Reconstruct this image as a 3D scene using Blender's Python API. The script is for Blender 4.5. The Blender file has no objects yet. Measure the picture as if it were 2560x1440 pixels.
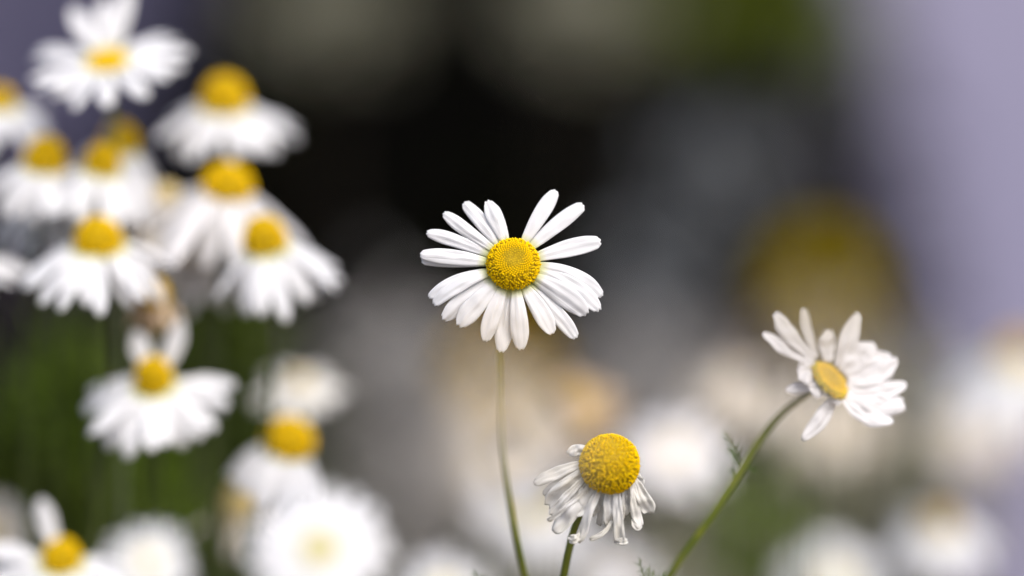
import bpy, math, random
from mathutils import Vector as V, Matrix, noise
rnd = random.Random(11)
R_ = math.radians

# ------------------------------------------------------------------ camera, world, sun
sc = bpy.context.scene
CAMZ = 0.47          # metres above the ground
S = 0.527            # distance to the sharp flower
K = 0.190 / 2560.0   # metres per photograph pixel at that distance
cam_d = bpy.data.cameras.new('camera')
cam = bpy.data.objects.new('camera', cam_d)
sc.collection.objects.link(cam)
cam.location = (0, 0, CAMZ)
cam.rotation_euler = (R_(90), 0, 0)
cam_d.lens = 100.0
cam_d.sensor_width = 36.0
cam_d.clip_start = 0.02
cam_d.clip_end = 500.0
cam_d.dof.use_dof = True
cam_d.dof.focus_distance = S
cam_d.dof.aperture_fstop = 2.8
sc.camera = cam

SUN_EL, SUN_AZ = 48.0, 150.0     # behind the camera, to the right
w = bpy.data.worlds.new('World'); sc.world = w; w.use_nodes = True
nt = w.node_tree
sky = nt.nodes.new('ShaderNodeTexSky'); sky.sky_type = 'NISHITA'; sky.sun_disc = False
sky.sun_elevation = R_(SUN_EL); sky.sun_rotation = R_(SUN_AZ); sky.dust_density = 4.0; sky.air_density = 0.8; sky.ozone_density = 1.2
nt.links.new(sky.outputs[0], nt.nodes['Background'].inputs[0])
nt.nodes['Background'].inputs[1].default_value = 0.12
sd = bpy.data.lights.new('sun', 'SUN'); sd.energy = 1.5; sd.angle = R_(40); sd.color = (1, 0.97, 0.93)
sun = bpy.data.objects.new('sun', sd); sc.collection.objects.link(sun)
sdir = V((math.sin(R_(SUN_AZ)) * math.cos(R_(SUN_EL)), math.cos(R_(SUN_AZ)) * math.cos(R_(SUN_EL)), math.sin(R_(SUN_EL))))
sun.rotation_euler = sdir.to_track_quat('Z', 'Y').to_euler()
sun.location = (0, 0, 4)
vs = sc.view_settings
vs.view_transform = 'Standard'; vs.look = 'None'; vs.gamma = 1.0; vs.exposure = 0.65
sc.cycles.use_denoising = True
sc.cycles.max_bounces = 8
sc.cycles.transparent_max_bounces = 8

# ------------------------------------------------------------------ materials
def nodes(m):
    m.use_nodes = True
    return m.node_tree, m.node_tree.nodes['Principled BSDF']

def mat(name, col, col2=None, scale=200.0, rough=0.6, bump=0.0, trans=0.0, detail=3.0, spec=0.3, veins=False):
    m = bpy.data.materials.new(name)
    t, b = nodes(m)
    b.inputs['Roughness'].default_value = rough
    b.inputs['Specular IOR Level'].default_value = spec
    b.inputs['Base Color'].default_value = (*col, 1)
    src = None
    if col2 is not None:
        tc = t.nodes.new('ShaderNodeTexCoord')
        n = t.nodes.new('ShaderNodeTexNoise'); n.inputs['Scale'].default_value = scale; n.inputs['Detail'].default_value = detail
        t.links.new(tc.outputs['Object'], n.inputs['Vector'])
        r = t.nodes.new('ShaderNodeValToRGB')
        r.color_ramp.elements[0].position = 0.35; r.color_ramp.elements[0].color = (*col, 1)
        r.color_ramp.elements[1].position = 0.65; r.color_ramp.elements[1].color = (*col2, 1)
        t.links.new(n.outputs['Fac'], r.inputs['Fac'])
        t.links.new(r.outputs['Color'], b.inputs['Base Color'])
        src = r.outputs['Color']
        if bump:
            bp = t.nodes.new('ShaderNodeBump'); bp.inputs['Strength'].default_value = bump; bp.inputs['Distance'].default_value = 0.0004
            t.links.new(n.outputs['Fac'], bp.inputs['Height']); t.links.new(bp.outputs['Normal'], b.inputs['Normal'])
    if veins:   # fine lengthwise veins running along the petal
        uv = t.nodes.new('ShaderNodeUVMap'); uv.uv_map = 'UVMap'
        sx = t.nodes.new('ShaderNodeMapping'); sx.inputs['Scale'].default_value = (9.0, 0.7, 1)
        n2 = t.nodes.new('ShaderNodeTexNoise'); n2.inputs['Scale'].default_value = 1.6; n2.inputs['Detail'].default_value = 4
        t.links.new(uv.outputs[0], sx.inputs['Vector']); t.links.new(sx.outputs[0], n2.inputs['Vector'])
        bp = t.nodes.new('ShaderNodeBump'); bp.inputs['Strength'].default_value = 0.4; bp.inputs['Distance'].default_value = 0.0003
        t.links.new(n2.outputs['Fac'], bp.inputs['Height']); t.links.new(bp.outputs['Normal'], b.inputs['Normal'])
        if name == 'white_petal':   # the claw of each petal is tinted yellow-green
            sp = t.nodes.new('ShaderNodeSeparateXYZ'); t.links.new(uv.outputs[0], sp.inputs[0])
            rp = t.nodes.new('ShaderNodeValToRGB')
            rp.color_ramp.elements[0].position = 0.07; rp.color_ramp.elements[0].color = (0.62, 0.66, 0.20, 1)
            rp.color_ramp.elements[1].position = 0.21; rp.color_ramp.elements[1].color = (*col, 1)
            t.links.new(sp.outputs['Y'], rp.inputs['Fac']); t.links.new(rp.outputs['Color'], b.inputs['Base Color']); src = rp.outputs['Color']
    if trans:
        tr = t.nodes.new('ShaderNodeBsdfTranslucent'); tr.inputs['Color'].default_value = (*col, 1)
        if src: t.links.new(src, tr.inputs['Color'])
        mx = t.nodes.new('ShaderNodeMixShader'); mx.inputs[0].default_value = trans
        out = t.nodes['Material Output']
        t.links.new(b.outputs[0], mx.inputs[1]); t.links.new(tr.outputs[0], mx.inputs[2]); t.links.new(mx.outputs[0], out.inputs[0])
    return m

M = {
    'petal': mat('white_petal', (0.86, 0.865, 0.885), rough=0.55, trans=0.28, veins=True),
    'petal_soft': mat('soft_white_petal', (0.86, 0.85, 0.86), rough=0.6, trans=0.22, veins=True),
    'petal_old': mat('faded_petal', (0.74, 0.72, 0.68), (0.66, 0.56, 0.42), 260, rough=0.7, trans=0.2, veins=False),
    'petal_wilt': mat('wilted_white_petal', (0.88, 0.88, 0.88), (0.84, 0.82, 0.75), 150, rough=0.6, trans=0.38, veins=True),
    'petal_haze': mat('pinkish_beige_petal', (0.46, 0.40, 0.38), (0.52, 0.44, 0.36), 200, rough=0.7, trans=0.2),
    'petal_brown': mat('withered_petal', (0.62, 0.50, 0.36), (0.48, 0.34, 0.22), 300, rough=0.8, trans=0.2),
    'bud': mat('yellow_bud_floret', (0.90, 0.575, 0.001), (0.96, 0.65, 0.001), 900, rough=0.6, spec=0.08),
    'floret': mat('yellow_open_floret', (0.72, 0.47, 0.001), (0.96, 0.68, 0.002), 1800, rough=0.6, spec=0.08),
    'receptacle': mat('floret_gap', (0.34, 0.23, 0.002), (0.50, 0.34, 0.003), 1500, rough=0.8),
    'bud_tight': mat('greenish_tight_bud', (0.62, 0.46, 0.012), (0.70, 0.50, 0.01), 900, rough=0.6, spec=0.08),
    'bud_dull': mat('dull_yellow_floret', (0.52, 0.42, 0.001), (0.62, 0.50, 0.002), 900, rough=0.6, spec=0.08),
    'bud_brown': mat('brown_floret', (0.42, 0.24, 0.02), (0.76, 0.48, 0.01), 500, rough=0.7, spec=0.08),
    'bud_pale': mat('pale_yellow_floret', (0.70, 0.56, 0.22), (0.74, 0.62, 0.32), 600, rough=0.7),
    'speck': mat('dark_speck', (0.05, 0.035, 0.02), rough=0.8),
    'calyx': mat('green_calyx', (0.10, 0.16, 0.04), (0.16, 0.22, 0.06), 700, rough=0.6),
    'stem': mat('green_stem', (0.10, 0.13, 0.015), (0.16, 0.18, 0.02), 300, rough=0.5, bump=0.2),
    'stem_dark': mat('dark_green_stem', (0.045, 0.065, 0.012), (0.07, 0.09, 0.02), 300, rough=0.6),
    'stem_pale': mat('grey_green_stem', (0.16, 0.19, 0.09), (0.20, 0.23, 0.12), 300, rough=0.6),
    'leaf': mat('feathery_leaf', (0.06, 0.12, 0.015), (0.10, 0.17, 0.02), 200, rough=0.6, trans=0.2),
    'fern': mat('fern_green', (0.032, 0.054, 0.004), (0.085, 0.12, 0.007), 30, rough=0.7, trans=0.15),
    'fern_light': mat('fern_bright_green', (0.09, 0.15, 0.008), (0.13, 0.20, 0.01), 30, rough=0.7, trans=0.2),
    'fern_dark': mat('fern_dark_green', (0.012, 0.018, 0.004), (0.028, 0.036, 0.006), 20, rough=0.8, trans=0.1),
    'grass': mat('grass_blade', (0.025, 0.04, 0.006), (0.055, 0.075, 0.01), 12, rough=0.6, trans=0.2),
    'grey_leaf': mat('grey_green_leaf', (0.16, 0.175, 0.19), (0.24, 0.25, 0.26), 20, rough=0.8, trans=0.2),
    'pale_leaf': mat('pale_grey_leaf', (0.34, 0.33, 0.32), (0.46, 0.44, 0.42), 20, rough=0.8, trans=0.2),
    'olive_leaf': mat('olive_leaf', (0.32, 0.32, 0.24), (0.42, 0.41, 0.31), 20, rough=0.8, trans=0.2),
    'moss_leaf': mat('yellow_green_leaf', (0.10, 0.14, 0.006), (0.15, 0.18, 0.01), 20, rough=0.7, trans=0.2),
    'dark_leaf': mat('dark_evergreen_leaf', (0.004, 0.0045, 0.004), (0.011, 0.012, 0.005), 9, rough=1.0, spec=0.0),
    'shade_leaf': mat('wall_shade_leaf', (0.035, 0.022, 0.045), (0.06, 0.045, 0.08), 9, rough=0.9, spec=0.1),  # purple taken from the wall in shade, painted into the leaves
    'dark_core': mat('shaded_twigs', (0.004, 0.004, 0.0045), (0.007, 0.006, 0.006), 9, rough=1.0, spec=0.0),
    'bark': mat('dark_bark', (0.04, 0.03, 0.02), (0.06, 0.045, 0.03), 40, rough=0.9),
    'wall': mat('lavender_render', (0.26, 0.255, 0.38), (0.30, 0.29, 0.42), 3.0, rough=0.9, bump=0.3, detail=8),
    'panel': mat('wall_shade_violet', (0.105, 0.10, 0.17), (0.14, 0.13, 0.21), 4.0, rough=0.85, detail=8),  # wall shade at the left put into this darker colour
    'soil': mat('soil', (0.09, 0.07, 0.05), (0.14, 0.11, 0.08), 6.0, rough=0.95, bump=0.5, detail=8),
}

# ------------------------------------------------------------------ helpers
col = sc.collection
class MB:
    def __init__(s): s.v = []; s.f = []; s.mi = []; s.uv = []; s.smooth = True
    def add(s, vs, fs, mi=0, uvs=None):
        o = len(s.v); s.v.extend(vs)
        s.uv.extend(uvs if uvs else [(0, 0)] * len(vs))
        for f in fs: s.f.append(tuple(i + o for i in f)); s.mi.append(mi)
    def build(s, name, mats, parent=None, origin=V((0, 0, 0))):
        me = bpy.data.meshes.new(name)
        me.from_pydata([tuple(V(p) - origin) for p in s.v], [], s.f)
        for m in (mats if isinstance(mats, (list, tuple)) else [mats]): me.materials.append(m)
        for p, k in zip(me.polygons, s.mi): p.material_index = k; p.use_smooth = s.smooth
        uvl = me.uv_layers.new(name='UVMap')
        for lp in me.loops: uvl.data[lp.index].uv = s.uv[lp.vertex_index]
        me.update()
        o = bpy.data.objects.new(name, me); col.objects.link(o)
        if parent is not None: o.parent = parent
        else: o.location = origin
        return o

def tag(o, label=None, cat=None, group=None, kind=None):
    if label: o['label'] = label
    if cat: o['category'] = cat
    if group: o['group'] = group
    if kind: o['kind'] = kind
    return o

def at(px, py, d):
    return V(((px - 1280) * K * d / S, d, CAMZ + (720 - py) * K * d / S))

def bez(p, t):
    """de Casteljau over any number of points."""
    p = list(p)
    while len(p) > 1: p = [p[i].lerp(p[i + 1], t) for i in range(len(p) - 1)]
    return p[0]

def sstep(a, b, x):
    t = min(1, max(0, (x - a) / (b - a))); return t * t * (3 - 2 * t)

def catmull(pts, n):
    out = []
    m = []
    for i, p in enumerate(pts):      # unit tangents, each span scaled by its own length, so long spans never loop
        a = (pts[i] - pts[i - 1]).normalized() if i else V((0, 0, 0))
        b = (pts[i + 1] - pts[i]).normalized() if i < len(pts) - 1 else V((0, 0, 0))
        la = (pts[i] - pts[i - 1]).length if i else 1; lb = (pts[i + 1] - pts[i]).length if i < len(pts) - 1 else 1
        m.append((a * lb + b * la).normalized())
    for i in range(len(pts) - 1):
        p, q = pts[i], pts[i + 1]; L = (q - p).length
        for k in range(n):
            t = k / n; t2 = t * t; t3 = t2 * t
            out.append(p * (2 * t3 - 3 * t2 + 1) + m[i] * L * (t3 - 2 * t2 + t) + q * (3 * t2 - 2 * t3) + m[i + 1] * L * (t3 - t2))
    out.append(pts[-1].copy()); return out

def tube(mb, pts, r0, r1, seg=8, mi=0, ridges=0.0):
    n = len(pts); vs = []; fs = []
    side = None
    for i, p in enumerate(pts):
        t = (pts[min(i + 1, n - 1)] - pts[max(i - 1, 0)]).normalized()
        if side is None:
            side = t.cross(V((0.3, 1, 0.2))).normalized()
        side = (side - t * side.dot(t)).normalized(); up = t.cross(side)
        r = r0 + (r1 - r0) * i / (n - 1)
        for k in range(seg):
            a = 2 * math.pi * k / seg
            q = r * (1 + (ridges if k % 2 else -ridges))
            vs.append(p + side * math.cos(a) * q + up * math.sin(a) * q)
    for i in range(n - 1):
        for k in range(seg):
            a = i * seg + k; b = i * seg + (k + 1) % seg
            fs.append((a, b, b + seg, a + seg))
    fs.append(tuple(range(seg))[::-1]); fs.append(tuple(range((n - 1) * seg, n * seg)))
    mb.add(vs, fs, mi)

def petal(mb, path, width, nrm, nu=16, nv=8, base_w=0.38, peak=0.62, tip_w=0.62, convex=0.16, groove=0.05,
          notch=0.05, twist=0.0, ruffle=0.0, seed=0.0, thick=0.00016):
    """One ray floret: a curved blade with two lengthwise grooves and a three-toothed blunt tip, closed and thin."""
    rows_t = []; rows_b = []
    p_prev = None
    L = sum((bez(path, (i + 1) / 12) - bez(path, i / 12)).length for i in range(12))
    nrm = V(nrm).normalized()
    def wprof(u):
        if u < peak: return base_w + (1 - base_w) * math.sin(min(1, u / peak) * math.pi / 2)
        q = (u - peak) / (1 - peak); return 1 - (1 - tip_w) * q ** 2.2
    top = []; bot = []; uvs = []
    for j in range(nv + 1):
        v = -1 + 2 * j / nv
        teeth = 0.5 - 0.5 * math.cos((v * 1.5 + 0.5 + 0.18 * math.sin(seed)) * 2 * math.pi)
        cut = width / L * (0.40 * (1 - math.sqrt(1 - 0.97 * v * v)) + notch * 2.2 * teeth * (1 - 0.3 * abs(v)))
        for i in range(nu + 1):
            u0 = i / nu
            u = u0 * (1 - cut * sstep(0.55, 1.0, u0))
            c = bez(path, u)
            t = (bez(path, min(1, u + 0.03)) - bez(path, max(0, u - 0.03))).normalized()
            nn = (nrm - t * nrm.dot(t)).normalized()
            sd_ = t.cross(nn)
            a = twist * u
            sd2 = sd_ * math.cos(a) + nn * math.sin(a); nn2 = nn * math.cos(a) - sd_ * math.sin(a)
            hw = width * 0.5 * wprof(u0)
            h = -convex * hw * v * v + groove * hw * math.cos(v * 2.0 * math.pi * 1.25) * sstep(0, 0.3, u0) * (1 - 0.5 * u0)
            if ruffle:
                h += ruffle * hw * noise.noise(V((v * 1.3 + seed * 3, u * 4.0, seed * 7))) * 2.2
                hw *= 1 + 0.30 * ruffle * noise.noise(V((seed * 5, u * 3, 3)))
            p = c + sd2 * v * hw + nn2 * h
            th = thick * (1 - v ** 4) + 0.00002
            top.append(p + nn2 * th * 0.5); bot.append(p - nn2 * th * 0.5)
            uvs.append((v * 0.5 + 0.5 + seed, u0))
    W = nu + 1; fs = []; N = len(top)
    for j in range(nv):
        for i in range(nu):
            a = j * W + i
            fs.append((a, a + 1, a + W + 1, a + W)); fs.append((N + a, N + a + W, N + a + W + 1, N + a + 1))
    for i in range(nu):
        fs.append((i, N + i, N + i + 1, i + 1)); a = nv * W + i; fs.append((a, a + 1, N + a + 1, N + a))
    for j in range(nv):
        a = j * W; fs.append((a, a + W, N + a + W, N + a)); a += nu; fs.append((a, N + a, N + a + W, a + W))
    mb.add(top + bot, fs, 0, uvs + uvs)

def basis(a):
    a = a.normalized(); X = V((1, 0, 0))
    ex = (X - a * X.dot(a)).normalized(); ey = a.cross(ex)
    return ex, ey, a

ICO_V = [(0, 0, 1)] + [(0.894 * math.cos(R_(72 * k)), 0.894 * math.sin(R_(72 * k)), 0.447) for k in range(5)] + \
        [(0.894 * math.cos(R_(72 * k + 36)), 0.894 * math.sin(R_(72 * k + 36)), -0.447) for k in range(5)] + [(0, 0, -1)]
ICO_F = [(0, 1 + k, 1 + (k + 1) % 5) for k in range(5)] + [(1 + k, 6 + k, 1 + (k + 1) % 5) for k in range(5)] + \
        [(1 + (k + 1) % 5, 6 + k, 6 + (k + 1) % 5) for k in range(5)] + [(11, 6 + (k + 1) % 5, 6 + k) for k in range(5)]

def dome_point(th, R, h, full):
    """profile of the flower centre: th=0 at the tip, th=1 at the rim; full > 90 closes in below the widest part"""
    a = th * R_(full)
    return R * math.sin(a) ** 0.92 if a < math.pi / 2 else R * math.sin(a), h * math.cos(a)

def flower_disc(mb, c, a, R, h, n, full=95.0, dome_n=(10, 24), inner=0.42, dimple=0.0, mats=(0, 1, 2)):
    ex, ey, a = basis(a)
    rows, seg = dome_n
    vs = []; fs = []
    for i in range(rows + 1):
        r, z = dome_point(i / rows, R * 0.95, h * 0.95, full)
        z -= dimple * h * math.exp(-(r / (R * 0.3)) ** 2)
        for k in range(seg):
            p = 2 * math.pi * k / seg
            vs.append(c + ex * r * math.cos(p) + ey * r * math.sin(p) + a * z)
    for i in range(rows):
        for k in range(seg):
            q = i * seg + k; q2 = i * seg + (k + 1) % seg
            fs.append((q, q + seg, q2 + seg, q2))
    fs.append(tuple(range(rows * seg, (rows + 1) * seg))[::-1])
    mb.add(vs, fs, mats[2])
    # florets on a golden-angle spiral, spread evenly over the surface
    ca = 1 - math.cos(R_(full))
    for i in range(n):
        u = (i + 0.5) / n
        th = math.acos(1 - u * ca) / R_(full)
        ph = i * 2.399963
        if th > inner:      # the opened florets stand less orderly than the buds
            th = min(1, th + rnd.uniform(-.02, .02)); ph += rnd.uniform(-.07, .07)
        r, z = dome_point(th, R, h, full)
        z -= dimple * h * math.exp(-(r / (R * 0.3)) ** 2)
        r2, z2 = dome_point(min(1, th + 0.01), R, h, full)
        er = ex * math.cos(ph) + ey * math.sin(ph)
        tg = (er * (r2 - r) + a * (z2 - z)).normalized()
        nn = er * tg.dot(a) * -1 + a * tg.dot(er)
        nn.normalize()
        sz = R * 1.75 * math.sqrt(ca / (1.0 * n)) * 0.62
        if th < inner:
            k = sz * (0.72 + 0.5 * (th / inner)); mi = mats[3] if len(mats) > 3 and th < inner * .35 + rnd.uniform(0, .1) else mats[0]; hh = .6; jit = 0.05
        else:
            k = sz * rnd.uniform(0.6, 1.2); mi = mats[1] if rnd.random() < 0.7 else mats[0]; hh = rnd.uniform(0.7, 1.7); jit = 0.3
        p = c + er * r + a * z + (er * rnd.uniform(-jit, jit) + a.cross(er) * rnd.uniform(-jit, jit)) * k
        sx = a.cross(er).normalized(); sy = nn.cross(sx)
        mb.add([p + sx * x * k + sy * y * k + nn * zz * k * hh for x, y, zz in ICO_V], ICO_F, mi)

def calyx_mesh(c, a, R, h):
    mb = MB(); ex, ey, a = basis(a); seg = 20; vs = []; fs = []
    prof = [(0.22, -1.0), (0.55, -0.85), (0.85, -0.5), (1.02, -0.1), (0.98, 0.12)]
    for r, z in prof:
        for k in range(seg):
            p = 2 * math.pi * k / seg; q = 1 + (0.05 if k % 2 else -0.05)
            vs.append(c + (ex * math.cos(p) + ey * math.sin(p)) * r * R * q + a * z * h)
    for i in range(len(prof) - 1):
        for k in range(seg):
            q = i * seg + k; q2 = i * seg + (k + 1) % seg; fs.append((q, q2, q2 + seg, q + seg))
    fs.append(tuple(range(seg))[::-1]); fs.append(tuple(range((len(prof) - 1) * seg, len(prof) * seg)))
    mb.add(vs, fs); return mb

def feather(mb, p0, d, L, seed=0, r=0.00028, depth=2, side_n=7):
    rr = random.Random(seed)
    d = d.normalized(); sd_ = d.cross(V((0.2, 1, 0.1))).normalized(); up = d.cross(sd_)
    bend = sd_ * rr.uniform(-.3, .3) + up * rr.uniform(-.2, .2)
    def P(t): return p0 + d * L * t + bend * L * t * t
    tube(mb, [P(i / 6) for i in range(7)], r, r * 0.5, 4)
    if depth:
        for k in range(side_n):
            t = 0.15 + 0.8 * k / side_n
            for s in (-1, 1):
                dd = (d + sd_ * s * rr.uniform(.6, 1.1) + up * rr.uniform(-.5, .5)).normalized()
                feather(mb, P(t), dd, L * rr.uniform(.22, .4) * (1.1 - t * 0.6), rr.random(), r * 0.75, depth - 1, 3)

def make_root(name, base, label, cat, group=None):
    e = bpy.data.objects.new(name, None); e.location = base; e.empty_display_size = 0.01
    col.objects.link(e); tag(e, label, cat, group); return e

def stem_path(hp, a, ground, ctrl=None):
    if ctrl: pts = [hp] + ctrl + [ground]
    else:
        q = hp - a * 0.025; q2 = hp.lerp(ground, 0.30); q2.z -= 0.01; q2.x += rnd.uniform(-.012, .012)
        pts = [hp, q * 0.6 + (hp + V((0, 0, -0.03))) * 0.4, q2, hp.lerp(ground, 0.65), ground]
    return catmull(pts, 8)

def finish(name, label, group, ground, disc_mb, disc_m, petals, petal_m, cal, stem_pts, r_stem, leaves=(), stem_m=None, cat='daisy', leaf_labels=()):
    root = make_root(name, ground, label, cat, group)
    disc_mb.build('flower_disc', disc_m, root, ground)
    for pm in petals: pm[0].build('petal', pm[1] if pm[1] else petal_m, root, ground)
    cal.build('calyx', M['calyx'], root, ground)
    st = MB(); tube(st, stem_pts, r_stem, r_stem * 1.25, 10, ridges=0.05)
    so = st.build('stem', stem_m or M['stem'], root, ground)
    for lf in leaves: lf.build('leaf', M['leaf'], so, ground)
    return root

# ------------------------------------------------------------------ the setting
g = MB(); n = 60
ring = [0, .3, .6, 1, 1.5, 2.2, 3.2, 5, 8, 14, 30, 80, 220]
vs = [V((0, 0, 0))]; fs = []
for r in ring[1:]:
    for k in range(n):
        a = 2 * math.pi * k / n; x, y = r * math.cos(a), r * math.sin(a)
        vs.append(V((x, y + 1, 0.012 * noise.noise(V((x * 2, y * 2, 0))) if r < 14 else 0)))
vs[0] = V((0, 1, 0))
for k in range(n): fs.append((0, 1 + k, 1 + (k + 1) % n))
for i in range(len(ring) - 2):
    for k in range(n):
        a = 1 + i * n + k; b = 1 + i * n + (k + 1) % n; fs.append((a, a + n, b + n, b))
g.add(vs, fs)
tag(g.build('ground', M['soil']), 'bare brown soil under the daisies', None, None, 'structure')

def box(mb, x0, x1, y0, y1, z0, z1, mi=0):
    v = [V((x, y, z)) for x in (x0, x1) for y in (y0, y1) for z in (z0, z1)]
    mb.add(v, [(0, 1, 3, 2), (4, 6, 7, 5), (0, 4, 5, 1), (2, 3, 7, 6), (0, 2, 6, 4), (1, 5, 7, 3)], mi)
rw = make_root('garden_wall', V((0, 3.6, 0)), 'pale lavender rendered wall far behind the flowers, soft and out of focus', 'wall')
wb = MB(); wb.smooth = False; box(wb, -4, 4, 3.6, 3.8, -0.05, 2.2); wb.build('wall_face', M['wall'], rw, V((0, 3.6, 0)))
wb = MB(); wb.smooth = False; box(wb, -4.05, 4.05, 3.55, 3.85, 2.2, 2.27); wb.build('coping', M['wall'], rw, V((0, 3.6, 0)))

fr = make_root('wall_shade_panel', V((-1.9, 3.45, 0)), 'added dark violet fence far behind the daisy cluster on the left', 'panel')  # added boards; their dark colour stands for shade on the wall
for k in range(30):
    fb = MB(); fb.smooth = False; x0 = -3.5 + k * 0.105; box(fb, x0, x0 + 0.1, 3.44, 3.46, 0.02, 1.9 + rnd.uniform(-.01, .01)); fb.build('board', M['panel'], fr, V((-1.9, 3.45, 0)))
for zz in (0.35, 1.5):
    fb = MB(); fb.smooth = False; box(fb, -3.5, -0.35, 3.463, 3.5, zz, zz + .08); fb.build('rail', M['panel'], fr, V((-1.9, 3.45, 0)))

def leaf_cloud(mb, fn, n, ln, wd, seed, droop=0.0, mi=0):
    rr = random.Random(seed)
    for i in range(n):
        p, out = fn(rr)
        d = (out + V((rr.uniform(-1, 1), rr.uniform(-1, 1), rr.uniform(-1, 1) - droop))).normalized()
        s_ = d.cross(V((rr.uniform(-1, 1), rr.uniform(-1, 1), rr.uniform(-1, 1)))).normalized()
        l = ln * rr.uniform(.6, 1.3); w_ = wd * rr.uniform(.7, 1.2); up = d.cross(s_) * l * 0.12
        mb.add([p, p + d * l * .25 + s_ * w_ * .8 + up * .7, p + d * l * .6 + s_ * w_ * .9 + up, p + d * l, p + d * l * .6 - s_ * w_ * .9 + up, p + d * l * .25 - s_ * w_ * .8 + up * .7, p + d * l * .5 + up * 0.2], [(0, 1, 6), (1, 2, 6), (2, 3, 6), (3, 4, 6), (4, 5, 6), (5, 0, 6)], mi)

def shrub(name, label, cx, cy, rx, ry, h, nleaf, leafm, corem, seed, ln=0.05, wd=0.012, bulge=1.0):
    root = make_root(name, V((cx, cy, 0)), label, 'shrub')
    o = V((cx, cy, 0))
    def prof(t): return (0.80 + 0.25 * math.sin(t * 5 + seed)) * (1 if t < .8 else math.sqrt(max(0, 1 - ((t - .8) / .2) ** 2)))
    core = MB(); vs = []; fs = []; seg = 28; rows = 30
    for i in range(rows + 1):
        t = i / rows; r = prof(t) * 0.80 + 0.001
        for k in range(seg):
            a = 2 * math.pi * k / seg
            q = r * (1 + 0.22 * noise.noise(V((math.cos(a) * 1.6, math.sin(a) * 1.6, t * 5 + seed))))
            vs.append(V((cx + rx * q * math.cos(a), cy + ry * q * math.sin(a), 0.06 + t * h * 0.97)))
    for i in range(rows):
        for k in range(seg):
            a = i * seg + k; b = i * seg + (k + 1) % seg; fs.append((a, b, b + seg, a + seg))
    fs.append(tuple(range(seg))[::-1]); fs.append(tuple(range(rows * seg, (rows + 1) * seg)))
    core.add(vs, fs, 1)
    def fn(rr):
        t = rr.random(); a = rr.uniform(0, 2 * math.pi); q = prof(t) * (0.78 + 0.28 * rr.random())
        q *= (1 + 0.22 * noise.noise(V((math.cos(a) * 1.6, math.sin(a) * 1.6, t * 5 + seed))))
        return V((cx + rx * q * math.cos(a), cy + ry * q * math.sin(a), 0.05 + t * h)), V((math.cos(a), math.sin(a), .3))
    leaf_cloud(core, fn, nleaf, ln, wd, seed)
    core.build('crown', [leafm, corem], root, o)
    tr = MB(); tube(tr, [V((cx, cy, -0.03)), V((cx, cy, 0.1)), V((cx + .01, cy, 0.3))], 0.03, 0.02, 10); tr.build('trunk', M['bark'], root, o)
    return root

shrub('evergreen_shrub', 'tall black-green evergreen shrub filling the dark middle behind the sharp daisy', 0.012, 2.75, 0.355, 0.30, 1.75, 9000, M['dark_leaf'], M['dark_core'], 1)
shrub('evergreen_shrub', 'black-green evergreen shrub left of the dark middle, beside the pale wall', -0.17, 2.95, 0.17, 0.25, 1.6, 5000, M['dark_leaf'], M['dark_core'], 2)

shrub('evergreen_shrub', 'added low shrub, coloured as the dark shaded wall, at the left edge behind the daisy cluster', -0.50, 2.6, 0.17, 0.15, 0.50, 2500, M['shade_leaf'], M['dark_core'], 3)  # added shrub in place of the shaded lower wall

# pale leafy plants that show only as soft grey and olive patches before the dark shrubs
def leafy_plant(label, px, py, d, rx, rz, n, leafm, seed, ln=0.020, wd=0.0042, name='leafy_plant', group='blurred leafy plants in the background', sm='bark'):
    c = at(px, py, d); k = K * d / S; rx *= k; rz *= k
    base = V((c.x + rnd.uniform(-.02, .02), c.y, 0)); root = make_root(name, base, label, 'plant', group)
    mb = MB()
    def fn(rr):
        v = V((rr.gauss(0, .5), rr.gauss(0, .5), rr.gauss(0, .5)))
        return c + V((v.x * rx, v.y * rx, v.z * rz)), v.normalized()
    leaf_cloud(mb, fn, int(n * (3.0 if ln == .020 else 1)), ln, wd, seed)
    mb.build('foliage', leafm, root, base)
    st = MB()
    rr = random.Random(seed)
    for k2 in range(2):
        e = c + V((rr.uniform(-.4, .4) * rx, rr.uniform(-.4, .4) * rx, rr.uniform(-.3, .4) * rz))
        tube(st, [base, base.lerp(e, .5) + V((rr.uniform(-.01, .01), 0, 0)), e], 0.0009, 0.0005, 6)
    st.build('stem', M[sm], root, base)
    return root

for a in [
    ('pale olive leafy plant blurred at the top edge, left of centre', 830, 10, 1.9, 130, 65, 130, M['olive_leaf'], 21),
    ('pale olive leafy plant blurred at the top edge, just right of centre', 1440, 20, 1.9, 120, 65, 130, M['olive_leaf'], 22),
    ('mossy green leafy plant blurred at the top edge, near the wall on the right', 1900, 40, 2.0, 190, 70, 260, M['moss_leaf'], 23),
    ('round grey blurred plant between the sharp daisy and the right wall', 1790, 430, 1.6, 85, 90, 40, M['grey_leaf'], 24),
    ('grey blurred plant right beside the petals of the sharp daisy', 1640, 740, 1.5, 85, 100, 40, M['grey_leaf'], 25),
    ('dim grey blurred plant high up near the right wall', 2020, 220, 2.0, 100, 100, 12, M['grey_leaf'], 26),
    ('large pale grey blurred plant low in the middle, left of the sharp stem', 1010, 1090, 1.3, 190, 190, 330, M['pale_leaf'], 27),
    ('pale grey blurred plant at the bottom edge between the two sharp stems', 1180, 1330, 1.2, 170, 110, 200, M['pale_leaf'], 31),
    ('grey blurred plant behind the head of the drooping daisy', 1620, 960, 1.4, 130, 90, 70, M['pale_leaf'], 32),
    ('grey green blurred plant low on the right, below the tilted daisy', 2190, 1190, 1.0, 150, 230, 130, M['olive_leaf'], 29),
]: leafy_plant(*a)

# ------------------------------------------------------------------ the sharp daisy
def from_zoom(ox, oy, s): return lambda x, y: (ox + x / s, oy + y / s)

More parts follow.
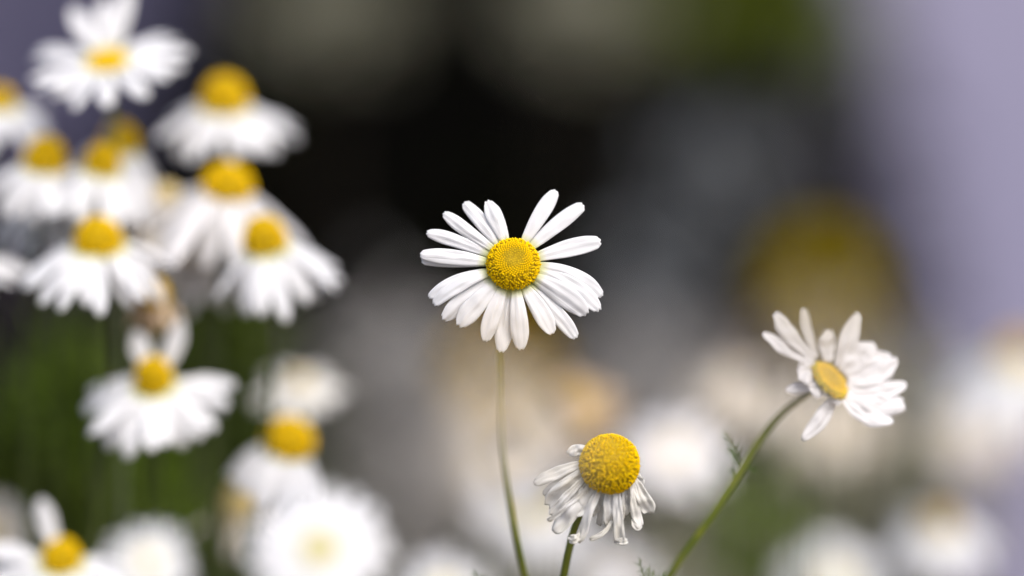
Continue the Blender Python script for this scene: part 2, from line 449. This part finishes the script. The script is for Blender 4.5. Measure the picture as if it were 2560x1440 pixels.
def focus_daisy():
    d0 = S; cx, cy = 1283, 661
    c = at(cx, cy, d0); a = V((0.02, -math.cos(R_(24)), math.sin(R_(24)))).normalized()
    kk = K
    mb = MB(); R = 66 * kk
    flower_disc(mb, c, a, R, R * 0.80, 900, full=97, dome_n=(14, 36), inner=0.45, dimple=0.12, mats=(0, 1, 2, 3))
    z = from_zoom(1000, 440, 3.0)
    # base x,y  tip x,y  width  bow(sideways, px)  lift(toward camera, px)  layer  material
    P = [
        (925, 500, 1172, 108, 122, -8, 10, 0), (975, 530, 1378, 215, 122, -14, 8, 1), (1015, 605, 1510, 492, 138, -12, 12, 0),
        (1030, 665, 1518, 905, 128, -66, 30, 2), (1030, 690, 1497, 1015, 140, -58, 26, 1), (1005, 765, 1402, 1045, 165, -30, 24, 0),
        (980, 815, 1322, 1220, 118, -14, 12, 3), (930, 840, 1145, 1188, 138, -16, 20, 0), (875, 850, 908, 1308, 140, 0, 24, 0),
        (828, 850, 758, 1328, 135, 4, 6, 3), (775, 835, 640, 1245, 132, 14, 22, 0), (725, 795, 435, 1133, 160, 14, 22, 0),
        (700, 775, 322, 1085, 140, 20, 14, 2), (672, 725, 250, 968, 108, 48, 24, 0), (662, 715, 216, 915, 90, 50, 10, 3),
        (652, 640, 148, 592, 118, 12, 14, 0), (655, 648, 158, 632, 95, 4, 0, 3), (668, 585, 196, 425, 105, 20, 6, 2),
        (705, 545, 325, 275, 102, -6, 10, 0), (745, 515, 478, 198, 112, 14, 6, 2), (790, 485, 650, 182, 128, 8, 8, 0),
    ]
    petals = []
    for i, (bx, by, tx, ty, wd, bow, lift, lay) in enumerate(P):
        bpx, bpy_ = z(bx, by); tpx, tpy = z(tx, ty)
        def dep(px, py, extra): return ((cy - py) * math.tan(R_(24)) * 0.55 + extra) * kk
        # start well inside the rim so that the base is tucked under the centre
        ix = bpx + (cx - bpx) * 0.22; iy = bpy_ + (cy + 6 - bpy_) * 0.22
        r = math.hypot(tpx - cx, tpy - cy)
        low = 1 if tpy > cy + 40 else 0
        b3 = at(ix, iy, d0 + dep(ix, iy, 9 + lay * 3))
        t3 = at(tpx, tpy, d0 + dep(tpx, tpy, (20 if low else 4) + lay * 4))
        mx, my = (ix + tpx) / 2, (iy + tpy) / 2
        dx, dy = tpx - ix, tpy - iy; L = math.hypot(dx, dy)
        nx, ny = dy / L, -dx / L
        s_ = bow / 3.0 * 1.15
        c1 = at(ix + dx * .35 - nx * s_ * 0.9, iy + dy * .35 - ny * s_ * 0.9, d0 + dep(mx, my, -lift * .7 + 6 + lay * 4))
        c2 = at(ix + dx * .72 - nx * s_ * 1.0, iy + dy * .72 - ny * s_ * 1.0, d0 + dep(mx, my, -lift * .6 + 10 + lay * 4))
        pm = MB()
        petal(pm, [b3, c1, c2, t3], wd * 1.0 / 3.0 * kk, V((rnd.uniform(-.12, .12), -1, rnd.uniform(.0, .35))), nu=28, nv=16, seed=i * 1.7,
              twist=rnd.uniform(-.25, .25), ruffle=0.08, notch=rnd.uniform(.03, .06), groove=0.05, convex=rnd.uniform(.06, .2), tip_w=rnd.uniform(.60, .74), peak=rnd.uniform(.58, .7))
        petals.append((pm, None))
    hp = c - a * R * 0.55
    gp = V((0.012, S + 0.05, 0))
    pts = catmull([hp + V((0, 0.0, 0)), at(1250, 735, S + 0.009), at(1248, 820, S + 0.012), at(1250, 960, S + 0.014), at(1256, 1120, S + 0.016), at(1280, 1290, S + 0.018), at(1312, 1440, S + 0.02),
                   at(1400, 1900, S + .03), gp + V((0.02, 0, .2)), gp], 8)
    lm = MB(); feather(lm, at(1310, 1500, S + .02), V((-.9, 0.1, .5)), 0.006, 3, r=.0002, depth=1)
    finish('daisy', 'sharply focused white daisy with wide open petals, alone in the centre', 'sharp daisies', gp, mb, [M['bud'], M['floret'], M['receptacle'], M['bud_tight']], petals, M['petal'],
           calyx_mesh(c - a * R * 0.1, a, R * 0.82, R * 0.55), pts, 8.2 * kk, [lm])

focus_daisy()

# ------------------------------------------------------------------ the drooping daisy at lower right of centre
def droop_daisy():
    d0 = S - 0.003; cx, cy = 1523.5, 1160
    c = at(cx, cy, d0); kk = K * d0 / S; R = 74 * kk
    a = V((0.18, -0.62, 0.76)).normalized()
    mb = MB()
    flower_disc(mb, c, a, R, R * 1.0, 1700, full=128, dome_n=(18, 40), inner=0.03, mats=(0, 1, 2))
    # a small insect-like fleck on the florets and two scuffs
    for (px, py, l, ang) in ((1566, 1139, 9, 70), (1527, 1092, 4, 20), (1485, 1106, 5, 10)):
        q = V(((px - cx) * kk, 0, -(py - cy) * kk)); q.y = -math.sqrt(max(0, (R * 1.04) ** 2 - q.x ** 2 - q.z ** 2))
        dv = V((math.cos(R_(ang)), 0, math.sin(R_(ang)))) * l * kk * .5
        tube(mb, [c + q - dv, c + q, c + q + dv], 1.3 * kk, 1.0 * kk, 6, 3)
    z = from_zoom(1300, 1040, 3.6)
    P = [  # base, mid, tip (zoom px), width, depth offset(px; + is behind), material index
        ((640, 330), (540, 265), (430, 350), 95, 34, 1), ((600, 420), (400, 470), (118, 608), 92, 20, 0), ((590, 450), (400, 540), (212, 720), 80, 26, 1),
        ((600, 490), (430, 640), (238, 830), 155, 8, 0), ((650, 590), (470, 800), (246, 938), 42, -6, 1), ((650, 600), (480, 790), (300, 1050), 145, 4, 0),
        ((690, 620), (590, 740), (500, 900), 130, 0, 0), ((720, 640), (600, 860), (525, 1140), 84, -14, 0), ((560, 1050), (500, 1130), (428, 1095), 70, -12, 0),
        ((760, 660), (730, 780), (712, 990), 66, 44, 1), ((700, 650), (690, 760), (640, 900), 120, 30, 1),
        ((800, 650), (785, 800), (790, 985), 98, 6, 0), ((820, 940), (780, 1070), (622, 1108), 40, 2, 0),
        ((870, 640), (870, 900), (905, 1150), 92, -12, 0), ((850, 1120), (910, 1128), (968, 1118), 60, -16, 0),
        ((960, 620), (960, 760), (935, 890), 88, 32, 1), ((1010, 580), (1030, 800), (1085, 1000), 88, 10, 0), ((1090, 985), (1050, 1050), (1008, 920), 46, 6, 0),
        ((1010, 560), (1090, 700), (1180, 880), 120, 18, 0), ((1030, 500), (1075, 560), (1082, 640), 70, 34, 1),
        ((620, 560), (560, 640), (490, 790), 110, 14, 0), ((600, 540), (430, 700), (270, 890), 70, -2, 1), ((720, 640), (650, 760), (590, 960), 60, 20, 0), ((900, 640), (930, 780), (905, 960), 50, 20, 0), ((610, 460), (430, 560), (270, 700), 60, 4, 1), ((1000, 610), (1010, 700), (1000, 860), 60, 40, 1),
    ]
    petals = []
    for i, (b, m_, t, wd, dz, mi) in enumerate(P):
        b, m_, t = z(*b), z(*m_), z(*t)
        pts = [at(b[0], b[1], d0 + (dz * .6 + 4) * kk), at(m_[0], m_[1], d0 + (dz - 22) * kk), at(t[0], t[1], d0 + (dz + rnd.uniform(-6, 6)) * kk)]
        pm = MB()
        petal(pm, pts, wd * 1.2 / 3.6 * kk, V((rnd.uniform(-.3, .3), -1, rnd.uniform(-.1, .3))), nu=24, nv=10, seed=i * 2.3 + 5, twist=rnd.uniform(-.5, .5),
              ruffle=0.36, notch=rnd.uniform(.02, .08), groove=0.14, convex=rnd.uniform(-.2, .25), tip_w=rnd.uniform(.75, .95), peak=.8, base_w=.5)
        petals.append((pm, [M['petal_wilt'], M['petal_wilt']][mi]))
    gp = V((0.03, S + 0.03, 0))
    hp = c - a * R * 0.6
    pts = catmull([hp, at(1465, 1260, d0 + .010), at(1436, 1320, d0 + .011), at(1421, 1380, d0 + .011), at(1410, 1440, d0 + .012), at(1390, 1700, d0 + .02), gp + V((0, 0, .2)), gp], 8)
    finish('daisy', 'drooping daisy with a round yellow ball centre and limp hanging white petals', 'sharp daisies', gp, mb, [M['bud'], M['floret'], M['receptacle'], M['speck']], petals, M['petal_wilt'],
           calyx_mesh(c - a * R * 0.55, a, R * 0.62, R * 0.35), pts, 9.0 * kk)

droop_daisy()

# ------------------------------------------------------------------ the tilted daisy on the right
def tilted_daisy():
    d0 = S + 0.014; cx, cy = 2077, 946
    c = at(cx, cy, d0); kk = K * d0 / S; R = 57 * kk
    a = V((0.60, -0.50, 0.62)).normalized(); ex, ey, _ = basis(a)
    mb = MB(); flower_disc(mb, c - a * R * .12, a, R, R * 0.34, 480, full=95, dome_n=(10, 32), inner=0.6, dimple=0.15)
    z = from_zoom(1840, 720, 3.273)
    P = [
        ((640, 590), (430, 330), (320, 200), 135, 0), ((620, 620), (420, 480), (212, 375), 125, 6), ((660, 560), (570, 380), (552, 165), 68, -2), ((745, 600), (735, 470), (755, 330), 130, 10),
        ((830, 640), (900, 470), (990, 200), 118, 0), ((860, 680), (960, 540), (1140, 460), 150, 8), ((900, 720), (1060, 600), (1268, 560), 165, 4), ((910, 770), (1130, 770), (1312, 570), 120, -6),
        ((900, 800), (1150, 720), (1282, 690), 100, 8), ((910, 820), (1150, 880), (1392, 780), 112, -6), ((890, 850), (1100, 960), (1385, 975), 155, -12), ((850, 870), (1010, 1090), (1288, 1085), 110, -16),
        ((860, 860), (1040, 960), (1370, 920), 120, -4),
        ((800, 880), (760, 1010), (540, 1245), 100, 16), ((680, 800), (540, 800), (405, 835), 84, 22),
        ((680, 640), (560, 640), (510, 600), 120, -8), ((680, 700), (560, 660), (530, 770), 130, -14), ((720, 760), (600, 720), (570, 800), 120, -18), ((760, 800), (640, 800), (680, 905), 130, -20),
        ((800, 830), (720, 820), (730, 890), 110, -22), ((820, 850), (800, 900), (850, 950), 90, -10),
    ]
    petals = []
    for i, (b, m_, t, wd, dz) in enumerate(P):
        b, m_, t = z(*b), z(*m_), z(*t)
        def dep(p): return (0.45 * ((p[0] - cx) * .5 + (cy - p[1]) * .6)) * kk
        pts = [at(b[0], b[1], d0 + dep(b) * 2 + 3 * kk), at(m_[0], m_[1], d0 + dep(m_) + dz * kk), at(t[0], t[1], d0 + dep(t) + dz * kk)]
        pm = MB()
        petal(pm, pts, wd * 1.32 / 3.273 * kk, a + V((rnd.uniform(-.2, .2), -.5, rnd.uniform(-.2, .2))), nu=20, nv=10, seed=i * 1.3 + 2, twist=rnd.uniform(-.3, .3),
              ruffle=0.2, notch=.03, groove=0.08, convex=rnd.uniform(.0, .3))
        petals.append((pm, None))
    gp = V((0.0, S + 0.06, 0))
    P0 = [c - a * R * .5, at(2020, 984, d0 + .006), at(1958, 1030, d0 + .007), at(1895, 1105, d0 + .008), at(1845, 1185, d0 + .008), at(1780, 1285, d0 + .008), at(1672, 1440, d0 + .010), at(1540, 1700, d0 + .02), gp + V((0.01, 0, .15)), gp]
    lv = []
    for (px, py, dx, dz_, L, sd_) in ((1846, 1150, -.45, 1.0, .0066, 5), (1843, 1165, -.2, .6, .004, 6), (1850, 1160, .9, -.3, .004, 7), (1838, 1200, -.5, .9, .003, 8)):
        lm = MB(); feather(lm, at(px, py, d0 + .008), V((dx, 0, dz_)), L, sd_, r=0.00022, depth=1, side_n=4); lv.append(lm)
    finish('daisy', 'tilted white daisy on a curved stem at right, its petals swept sideways', 'sharp daisies', gp, mb, [M['bud'], M['bud_dull'], M['receptacle']], petals, M['petal_soft'],
           calyx_mesh(c - a * R * .25, a, R * 0.85, R * 0.4), catmull(P0, 8), 8.2 * kk, lv)
    # swollen leaf joint is part of that stem; small feathery tips stand between the stems
tilted_daisy()

def feather_plant(label, px, py, d, L, seed, n=5, spread=.8, name='feathery_leaf_plant'):
    tip = at(px, py, d); base = V((tip.x + rnd.uniform(-.02, .02), d + .02, 0)); root = make_root(name, base, label, 'plant', 'feathery green leaf tips')
    st = MB(); tube(st, catmull([tip, tip.lerp(base, .4) + V((.004, 0, 0)), base], 8), .0005, .0012, 6); so = st.build('stem', M['stem'], root, base)
    for k in range(n):
        lm = MB(); feather(lm, tip - V((0, 0, L * .1 * k)), V((-spread + 2 * spread * k / max(1, n - 1), rnd.uniform(-.3, .3), 1)), L * rnd.uniform(.7, 1.1), seed + k, r=.00014, depth=1, side_n=4)
        lm.build('leaf', M['leaf'], root, base)
feather_plant('feathery green leaf tip at the bottom edge beside the curved stem', 1622, 1462, S + .012, .005, 31, 4)
feather_plant('feathery leaf tip at the bottom edge left of the thin sharp stem', 1215, 1478, S + .016, .005, 51, 3)

# ------------------------------------------------------------------ daisies out of focus
CL = 'blurred daisies clustered on the left'
def daisy(label, px, py, d, Rpx, hr, tilt, lean, n, Lpx, wpx, e0, e1, phis=(0, 360), pm='petal', dm='bud', extra=(), group='blurred daisies around the sharp one', full=98, nfl=220, jit=7, stem=True, gx=None, ruffle=.15, skip=(), r_st=8.0, sm=None, name='daisy', ejit=10):
    """hr: height of the centre / radius; tilt: degrees the head leans to the camera; lean: degrees to the right;
    e0, e1: elevation of a petal at its base and at its tip; phis: the arc that carries petals"""
    if group == CL: Rpx *= .95; Lpx *= 1.02; wpx *= .86; e1 *= .86; e0 = e0 * .8; ejit = 18 if ejit == 10 else ejit; sm = sm or M['stem_dark']; hr = hr * 1.5 if hr > .5 else hr
    kk = K * d / S; R = Rpx * kk; c = at(px, py, d)
    a = V((math.sin(R_(lean)), -math.sin(R_(tilt)) * math.cos(R_(lean)), math.cos(R_(tilt)) * math.cos(R_(lean)))).normalized()
    ex, ey, _ = basis(a)
    cb = c - a * R * hr * 0.3
    mb = MB(); flower_disc(mb, cb, a, R, R * hr, nfl, full=full, dome_n=(9, 20), inner=.4)
    petals = []
    def one(phi, Lp, wp, el0, el1, mt=None):
        f = R_(phi); er = ex * math.cos(f) + ey * math.sin(f)
        p = cb + er * R * .75; pts = [p]
        seg = 6; L = Lp * kk
        for s_ in range(seg):
            e = R_(el0 + (el1 - el0) * (s_ / (seg - 1)) ** .8)
            p = p + (er * math.cos(e) + a * math.sin(e)) * L / seg; pts.append(p)
        q = MB(); petal(q, [pts[0], pts[2], pts[4], pts[6]], wp * kk, a * math.cos(R_(el0)) - er * math.sin(R_((el0 + el1) / 2)), nu=10, nv=6, seed=rnd.random() * 9,
                        twist=rnd.uniform(-.4, .4), ruffle=ruffle, convex=rnd.uniform(.05, .3), notch=.03)
        petals.append((q, M[mt] if mt else None))
    for i in range(n):
        phi = phis[0] + (phis[1] - phis[0]) * (i + .5) / n + rnd.uniform(-jit, jit)
        if any(s0 <= phi % 360 <= s1 for s0, s1 in skip): continue
        one(phi, Lpx * rnd.uniform(.88, 1.1), wpx * rnd.uniform(.85, 1.15), e0 + rnd.uniform(-ejit * .6, ejit * .6), e1 + rnd.uniform(-ejit * 1.4, ejit * 1.4))
    for x in extra: one(*x)
    gp = V((c.x * 0.9 + rnd.uniform(-.10, .10) if gx is None else gx, d + rnd.uniform(0, .05), 0))
    hp = cb - a * R * .5
    return finish(name, label, group, gp, mb, [M[dm], M[dm], M['receptacle'] if dm != 'bud_pale' else M['bud_pale']], petals, M[pm], calyx_mesh(cb - a * R * .1, a, R * .85, R * .5), stem_path(hp, a, gp), r_st * kk * .9, (), sm)

D = daisy
# left cluster
D('top left blurred daisy, petals flared upward around a flat oval centre', 268, 150, .600, 50, .45, 32, -3, 16, 165, 48, 12, -14, extra=[(72, 185, 46, 50, 38), (95, 150, 52, 48, 38), (122, 165, 55, 36, 24)], skip=((58, 142),), group=CL, sm=M['stem_pale'], ejit=6, gx=-.09)
D('upper blurred daisy with a tall yellow cone, beside the dark gap', 562, 243, 0.622, 60, .95, 24, 4, 20, 150, 50, -18, -66, group=CL, extra=[(355, 170, 46, -5, -45)])
D('daisy cut by the left edge, upper one, with half its yellow centre showing', 2, 250, 0.620, 38, .9, 24, 6, 18, 150, 50, -8, -55, group=CL)
D('blurred daisy with a yellow dome leaning right, second from the left edge', 115, 388, 0.602, 53, .95, 26, 12, 18, 160, 50, -30, -75, group=CL)
D('rear daisy of the overlapping pair, its yellow cone the upper one', 300, 348, 0.617, 46, .95, 22, 10, 16, 140, 48, -35, -75, group=CL)
D('front daisy of the overlapping pair, its yellow cone the lower one', 258, 400, 0.600, 46, .95, 26, 14, 17, 165, 52, -30, -70, group=CL, extra=[(10, 190, 60, -20, -60), (350, 180, 60, -25, -70)])
D('blurred daisy with a broad yellow centre right below the tall cone', 572, 455, .603, 64, .75, 24, 8, 20, 215, 52, -35, -78, group=CL, pm='petal_soft')
D('blurred daisy with a bun-shaped yellow centre and full white skirt', 247, 592, 0.585, 61, .85, 26, 0, 21, 185, 54, -15, -68, group=CL)
D('blurred daisy on the right rim of the cluster, petals reaching far right', 660, 590, 0.588, 58, .90, 26, -3, 19, 180, 52, -28, -72, group=CL, extra=[(355, 180, 48, -10, -60), (340, 190, 50, -10, -60), (10, 165, 46, -10, -60)], skip=((120, 200),))
D('small spent daisy with brown and yellow centre and beige hanging petals', 385, 730, 0.594, 40, 1.0, 24, 5, 12, 85, 32, -60, -85, group=CL, pm='petal_brown', dm='bud', ruffle=.4)
D('blurred daisy with an egg-shaped yellow centre and two petals raised like ears', 385, 940, 0.588, 49, 1.15, 40, 0, 19, 165, 58, -8, -50, group=CL, phis=(150, 390), extra=[(62, 150, 56, 52, 40), (116, 118, 56, 50, 45), (2, 170, 52, 5, -12), (350, 165, 50, 0, -30)])
D('blurred daisy in the bottom left corner with one petal raised', 155, 1388, 0.590, 50, .9, 34, 0, 16, 170, 56, -4, -40, group=CL, phis=(150, 375), extra=[(118, 145, 46, 55, 45), (170, 175, 60, 15, 0)])
D('tipped blurred daisy with a yellow centre leaning right and petals hanging straight down', 725, 1092, .602, 66, .75, 26, 18, 13, 150, 52, -45, -85, group=CL, phis=(180, 350), ejit=5)
D('pale faded daisy head above the tipped daisy at the cluster edge', 750, 945, .655, 26, .8, 30, 0, 14, 110, 48, -10, -40, group=CL, pm='petal_wilt', dm='bud_pale', ruffle=.3)
D('dim yellow-green spent daisy low in the cluster, with few petals', 605, 1255, .64, 48, .9, 30, 0, 12, 130, 26, -20, -60, group=CL, pm='petal_old', dm='bud_pale', ruffle=.3)
D('daisy low at the left edge showing only white petal tips', -70, 640, .60, 40, .8, 25, 0, 15, 120, 50, -10, -40, group=CL)
D('white daisy behind the pair of cones, its petals filling the gap', 130, 470, .62, 40, .7, 25, 0, 20, 185, 54, -25, -65, group=CL)
D('creamy faded daisy tucked in the middle of the cluster', 420, 480, .612, 30, .7, 30, 0, 20, 185, 54, -20, -60, group=CL, pm='petal_old', dm='bud_pale', ruffle=.3)
D('white daisy at the bottom of the cluster gap under the broad centre', 500, 600, .62, 30, .5, 35, 0, 20, 170, 54, -20, -60, group=CL, pm='petal_soft', dm='bud_pale')
# bottom row, farther back
BG = 'very blurred daisies along the bottom'
D('round white blurred daisy at the bottom, second from the left', 370, 1400, .43, 24, .5, 55, 0, 20, 95, 42, 5, -25, group=BG, dm='bud_pale')
D('largest white blurred daisy at the bottom with a pale yellow heart', 800, 1370, .435, 32, .5, 60, 0, 26, 165, 52, 5, -20, group=BG, dm='bud_pale')
D('white blurred daisy cut by the bottom edge, left of the sharp stem', 1110, 1475, .70, 30, .5, 45, 0, 20, 110, 46, 5, -25, group=BG, dm='bud_pale')
D('beige blurred daisy cut by the left edge near the bottom', -25, 1330, .66, 34, .5, 60, 0, 16, 90, 44, 5, -20, group=BG, pm='petal_old', dm='bud_pale')
D('white blurred daisy behind the drooping daisy, to its left', 1335, 1265, .75, 26, .7, 60, 0, 22, 135, 48, 5, -25, group=BG)
D('white blurred daisy behind the drooping daisy, to its right', 1685, 1125, .75, 32, .5, 50, 0, 15, 125, 46, 5, -30, group=BG, dm='bud_pale', pm='petal_soft')
D('faded beige daisy with a yellow edge above the drooping ball', 1450, 1010, .74, 40, .6, 50, 0, 14, 80, 40, 0, -30, group=BG, pm='petal_brown', dm='bud_brown')
D('white blurred daisy with an orange centre, bottom right', 2350, 1300, .75, 38, .9, 35, 0, 20, 135, 48, -20, -60, group=BG, dm='bud_brown')
D('white blurred daisy cut by the bottom edge, right of the green stems', 2090, 1450, .76, 32, .5, 50, 0, 22, 135, 46, 0, -25, group=BG, dm='bud_pale')
D('blurred daisy cut by the right edge with orange-yellow centre', 2550, 880, .82, 48, .9, 25, 0, 24, 215, 60, -20, -60, group=BG)
D('dim pinkish daisy behind the tilted daisy on the right', 1850, 960, .85, 20, .5, 40, 0, 16, 120, 40, 0, -30, group=BG, pm='petal_old', dm='bud_pale')
D('pinkish beige faded daisy below the tilted daisy, left of its hanging petal', 2080, 1040, .90, 24, .5, 45, 0, 16, 130, 40, 0, -30, group=BG, pm='petal_old', dm='bud_pale')
D('faded beige daisy between the sharp stem and the drooping ball', 1270, 1130, .84, 24, .5, 45, 0, 14, 120, 44, 0, -30, group=BG, pm='petal_old', dm='bud_pale')
D('pale daisy at the right, under the one cut by the right edge', 2440, 1060, .92, 24, .5, 45, 0, 16, 120, 40, 0, -30, group=BG, pm='petal_old', dm='bud_pale')
D('white blurred daisy at the bottom edge right under the drooping ball', 1530, 1440, .80, 24, .5, 45, 0, 18, 110, 42, 0, -30, group=BG, pm='petal_soft', dm='bud_pale')
# close to the lens, dissolved into a haze of colour
FG = 'daisies close to the lens, dissolved in blur'
D('big dissolved daisy close to the lens above the tilted daisy, glowing yellow', 2050, 705, .305, 90, 1.35, 25, 0, 7, 300, 60, -40, -75, group=FG, pm='petal_haze', dm='bud_dull')
D('dissolved daisy close to the lens veiling the sharp stem with beige', 1250, 915, .31, 72, .9, 25, 0, 12, 260, 62, -50, -82, group=FG, pm='petal_old')

# ------------------------------------------------------------------ green growth
def grass(label, n, xr, yr, zr, seed, name='grass', gm='grass'):
    rr = random.Random(seed); mb = MB()
    for i in range(n):
        px = rr.uniform(*xr); d = rr.uniform(*yr); tip = at(px, rr.uniform(*zr), d)
        b = V((tip.x + rr.uniform(-.09, .09), d + rr.uniform(-.03, .03), 0)); w_ = rr.uniform(.0012, .0028)
        m1 = b.lerp(tip, .5) + V((rr.uniform(-.008, .008), 0, .01)); a = rr.uniform(0, 3.14); s_ = V((math.cos(a), math.sin(a), 0)) * w_
        mb.add([b - s_, b + s_, m1 + s_, m1 - s_, tip], [(0, 1, 2, 3), (3, 2, 4)])
    tag(mb.build(name, M[gm]), label, 'grass', None, 'stuff')
grass('dark green grass and stems under the left cluster', 200, (110, 820), (.73, 1.1), (960, 1700), 71)
grass('thin green grass stems behind the curved stem on the right', 90, (1780, 2060), (.66, .9), (1080, 1500), 72)
grass('grey green grass low across the background', 800, (500, 2100), (1.1, 2.0), (1050, 1500), 73, 'grass', 'olive_leaf')
for i, (lb, px, py, d, rx, rz, n) in enumerate([
    ('bright green feathery foliage under the bun-shaped daisy, near the left edge', 150, 1030, .72, 60, 130, 260),
    ('dark green feathery foliage in the bottom left corner, above the lowest daisy', 90, 1230, .72, 130, 110, 420),
    ('green feathery foliage between the ear-petalled daisy and the bottom edge', 300, 1260, .76, 150, 120, 500),
    ('dark green foliage right of the ear-petalled daisy, under the cluster', 540, 900, .78, 90, 160, 420),
    ('dark green foliage low in the cluster, left of the tipped daisy', 560, 1160, .80, 110, 150, 420),
    ('green foliage behind the two round white blurs at the bottom', 520, 1420, .80, 150, 100, 360),
    ('sparse green foliage behind the curved stem, at the bottom edge', 1900, 1350, .78, 70, 170, 130)]):
    leafy_plant(lb, px, py, d, rx, rz, n, M['fern' if i not in (0, 2, 6) else 'fern_light'], 90 + i, ln=.012, wd=.0009, name='feathery_plant', group='blurred green feathery plants')
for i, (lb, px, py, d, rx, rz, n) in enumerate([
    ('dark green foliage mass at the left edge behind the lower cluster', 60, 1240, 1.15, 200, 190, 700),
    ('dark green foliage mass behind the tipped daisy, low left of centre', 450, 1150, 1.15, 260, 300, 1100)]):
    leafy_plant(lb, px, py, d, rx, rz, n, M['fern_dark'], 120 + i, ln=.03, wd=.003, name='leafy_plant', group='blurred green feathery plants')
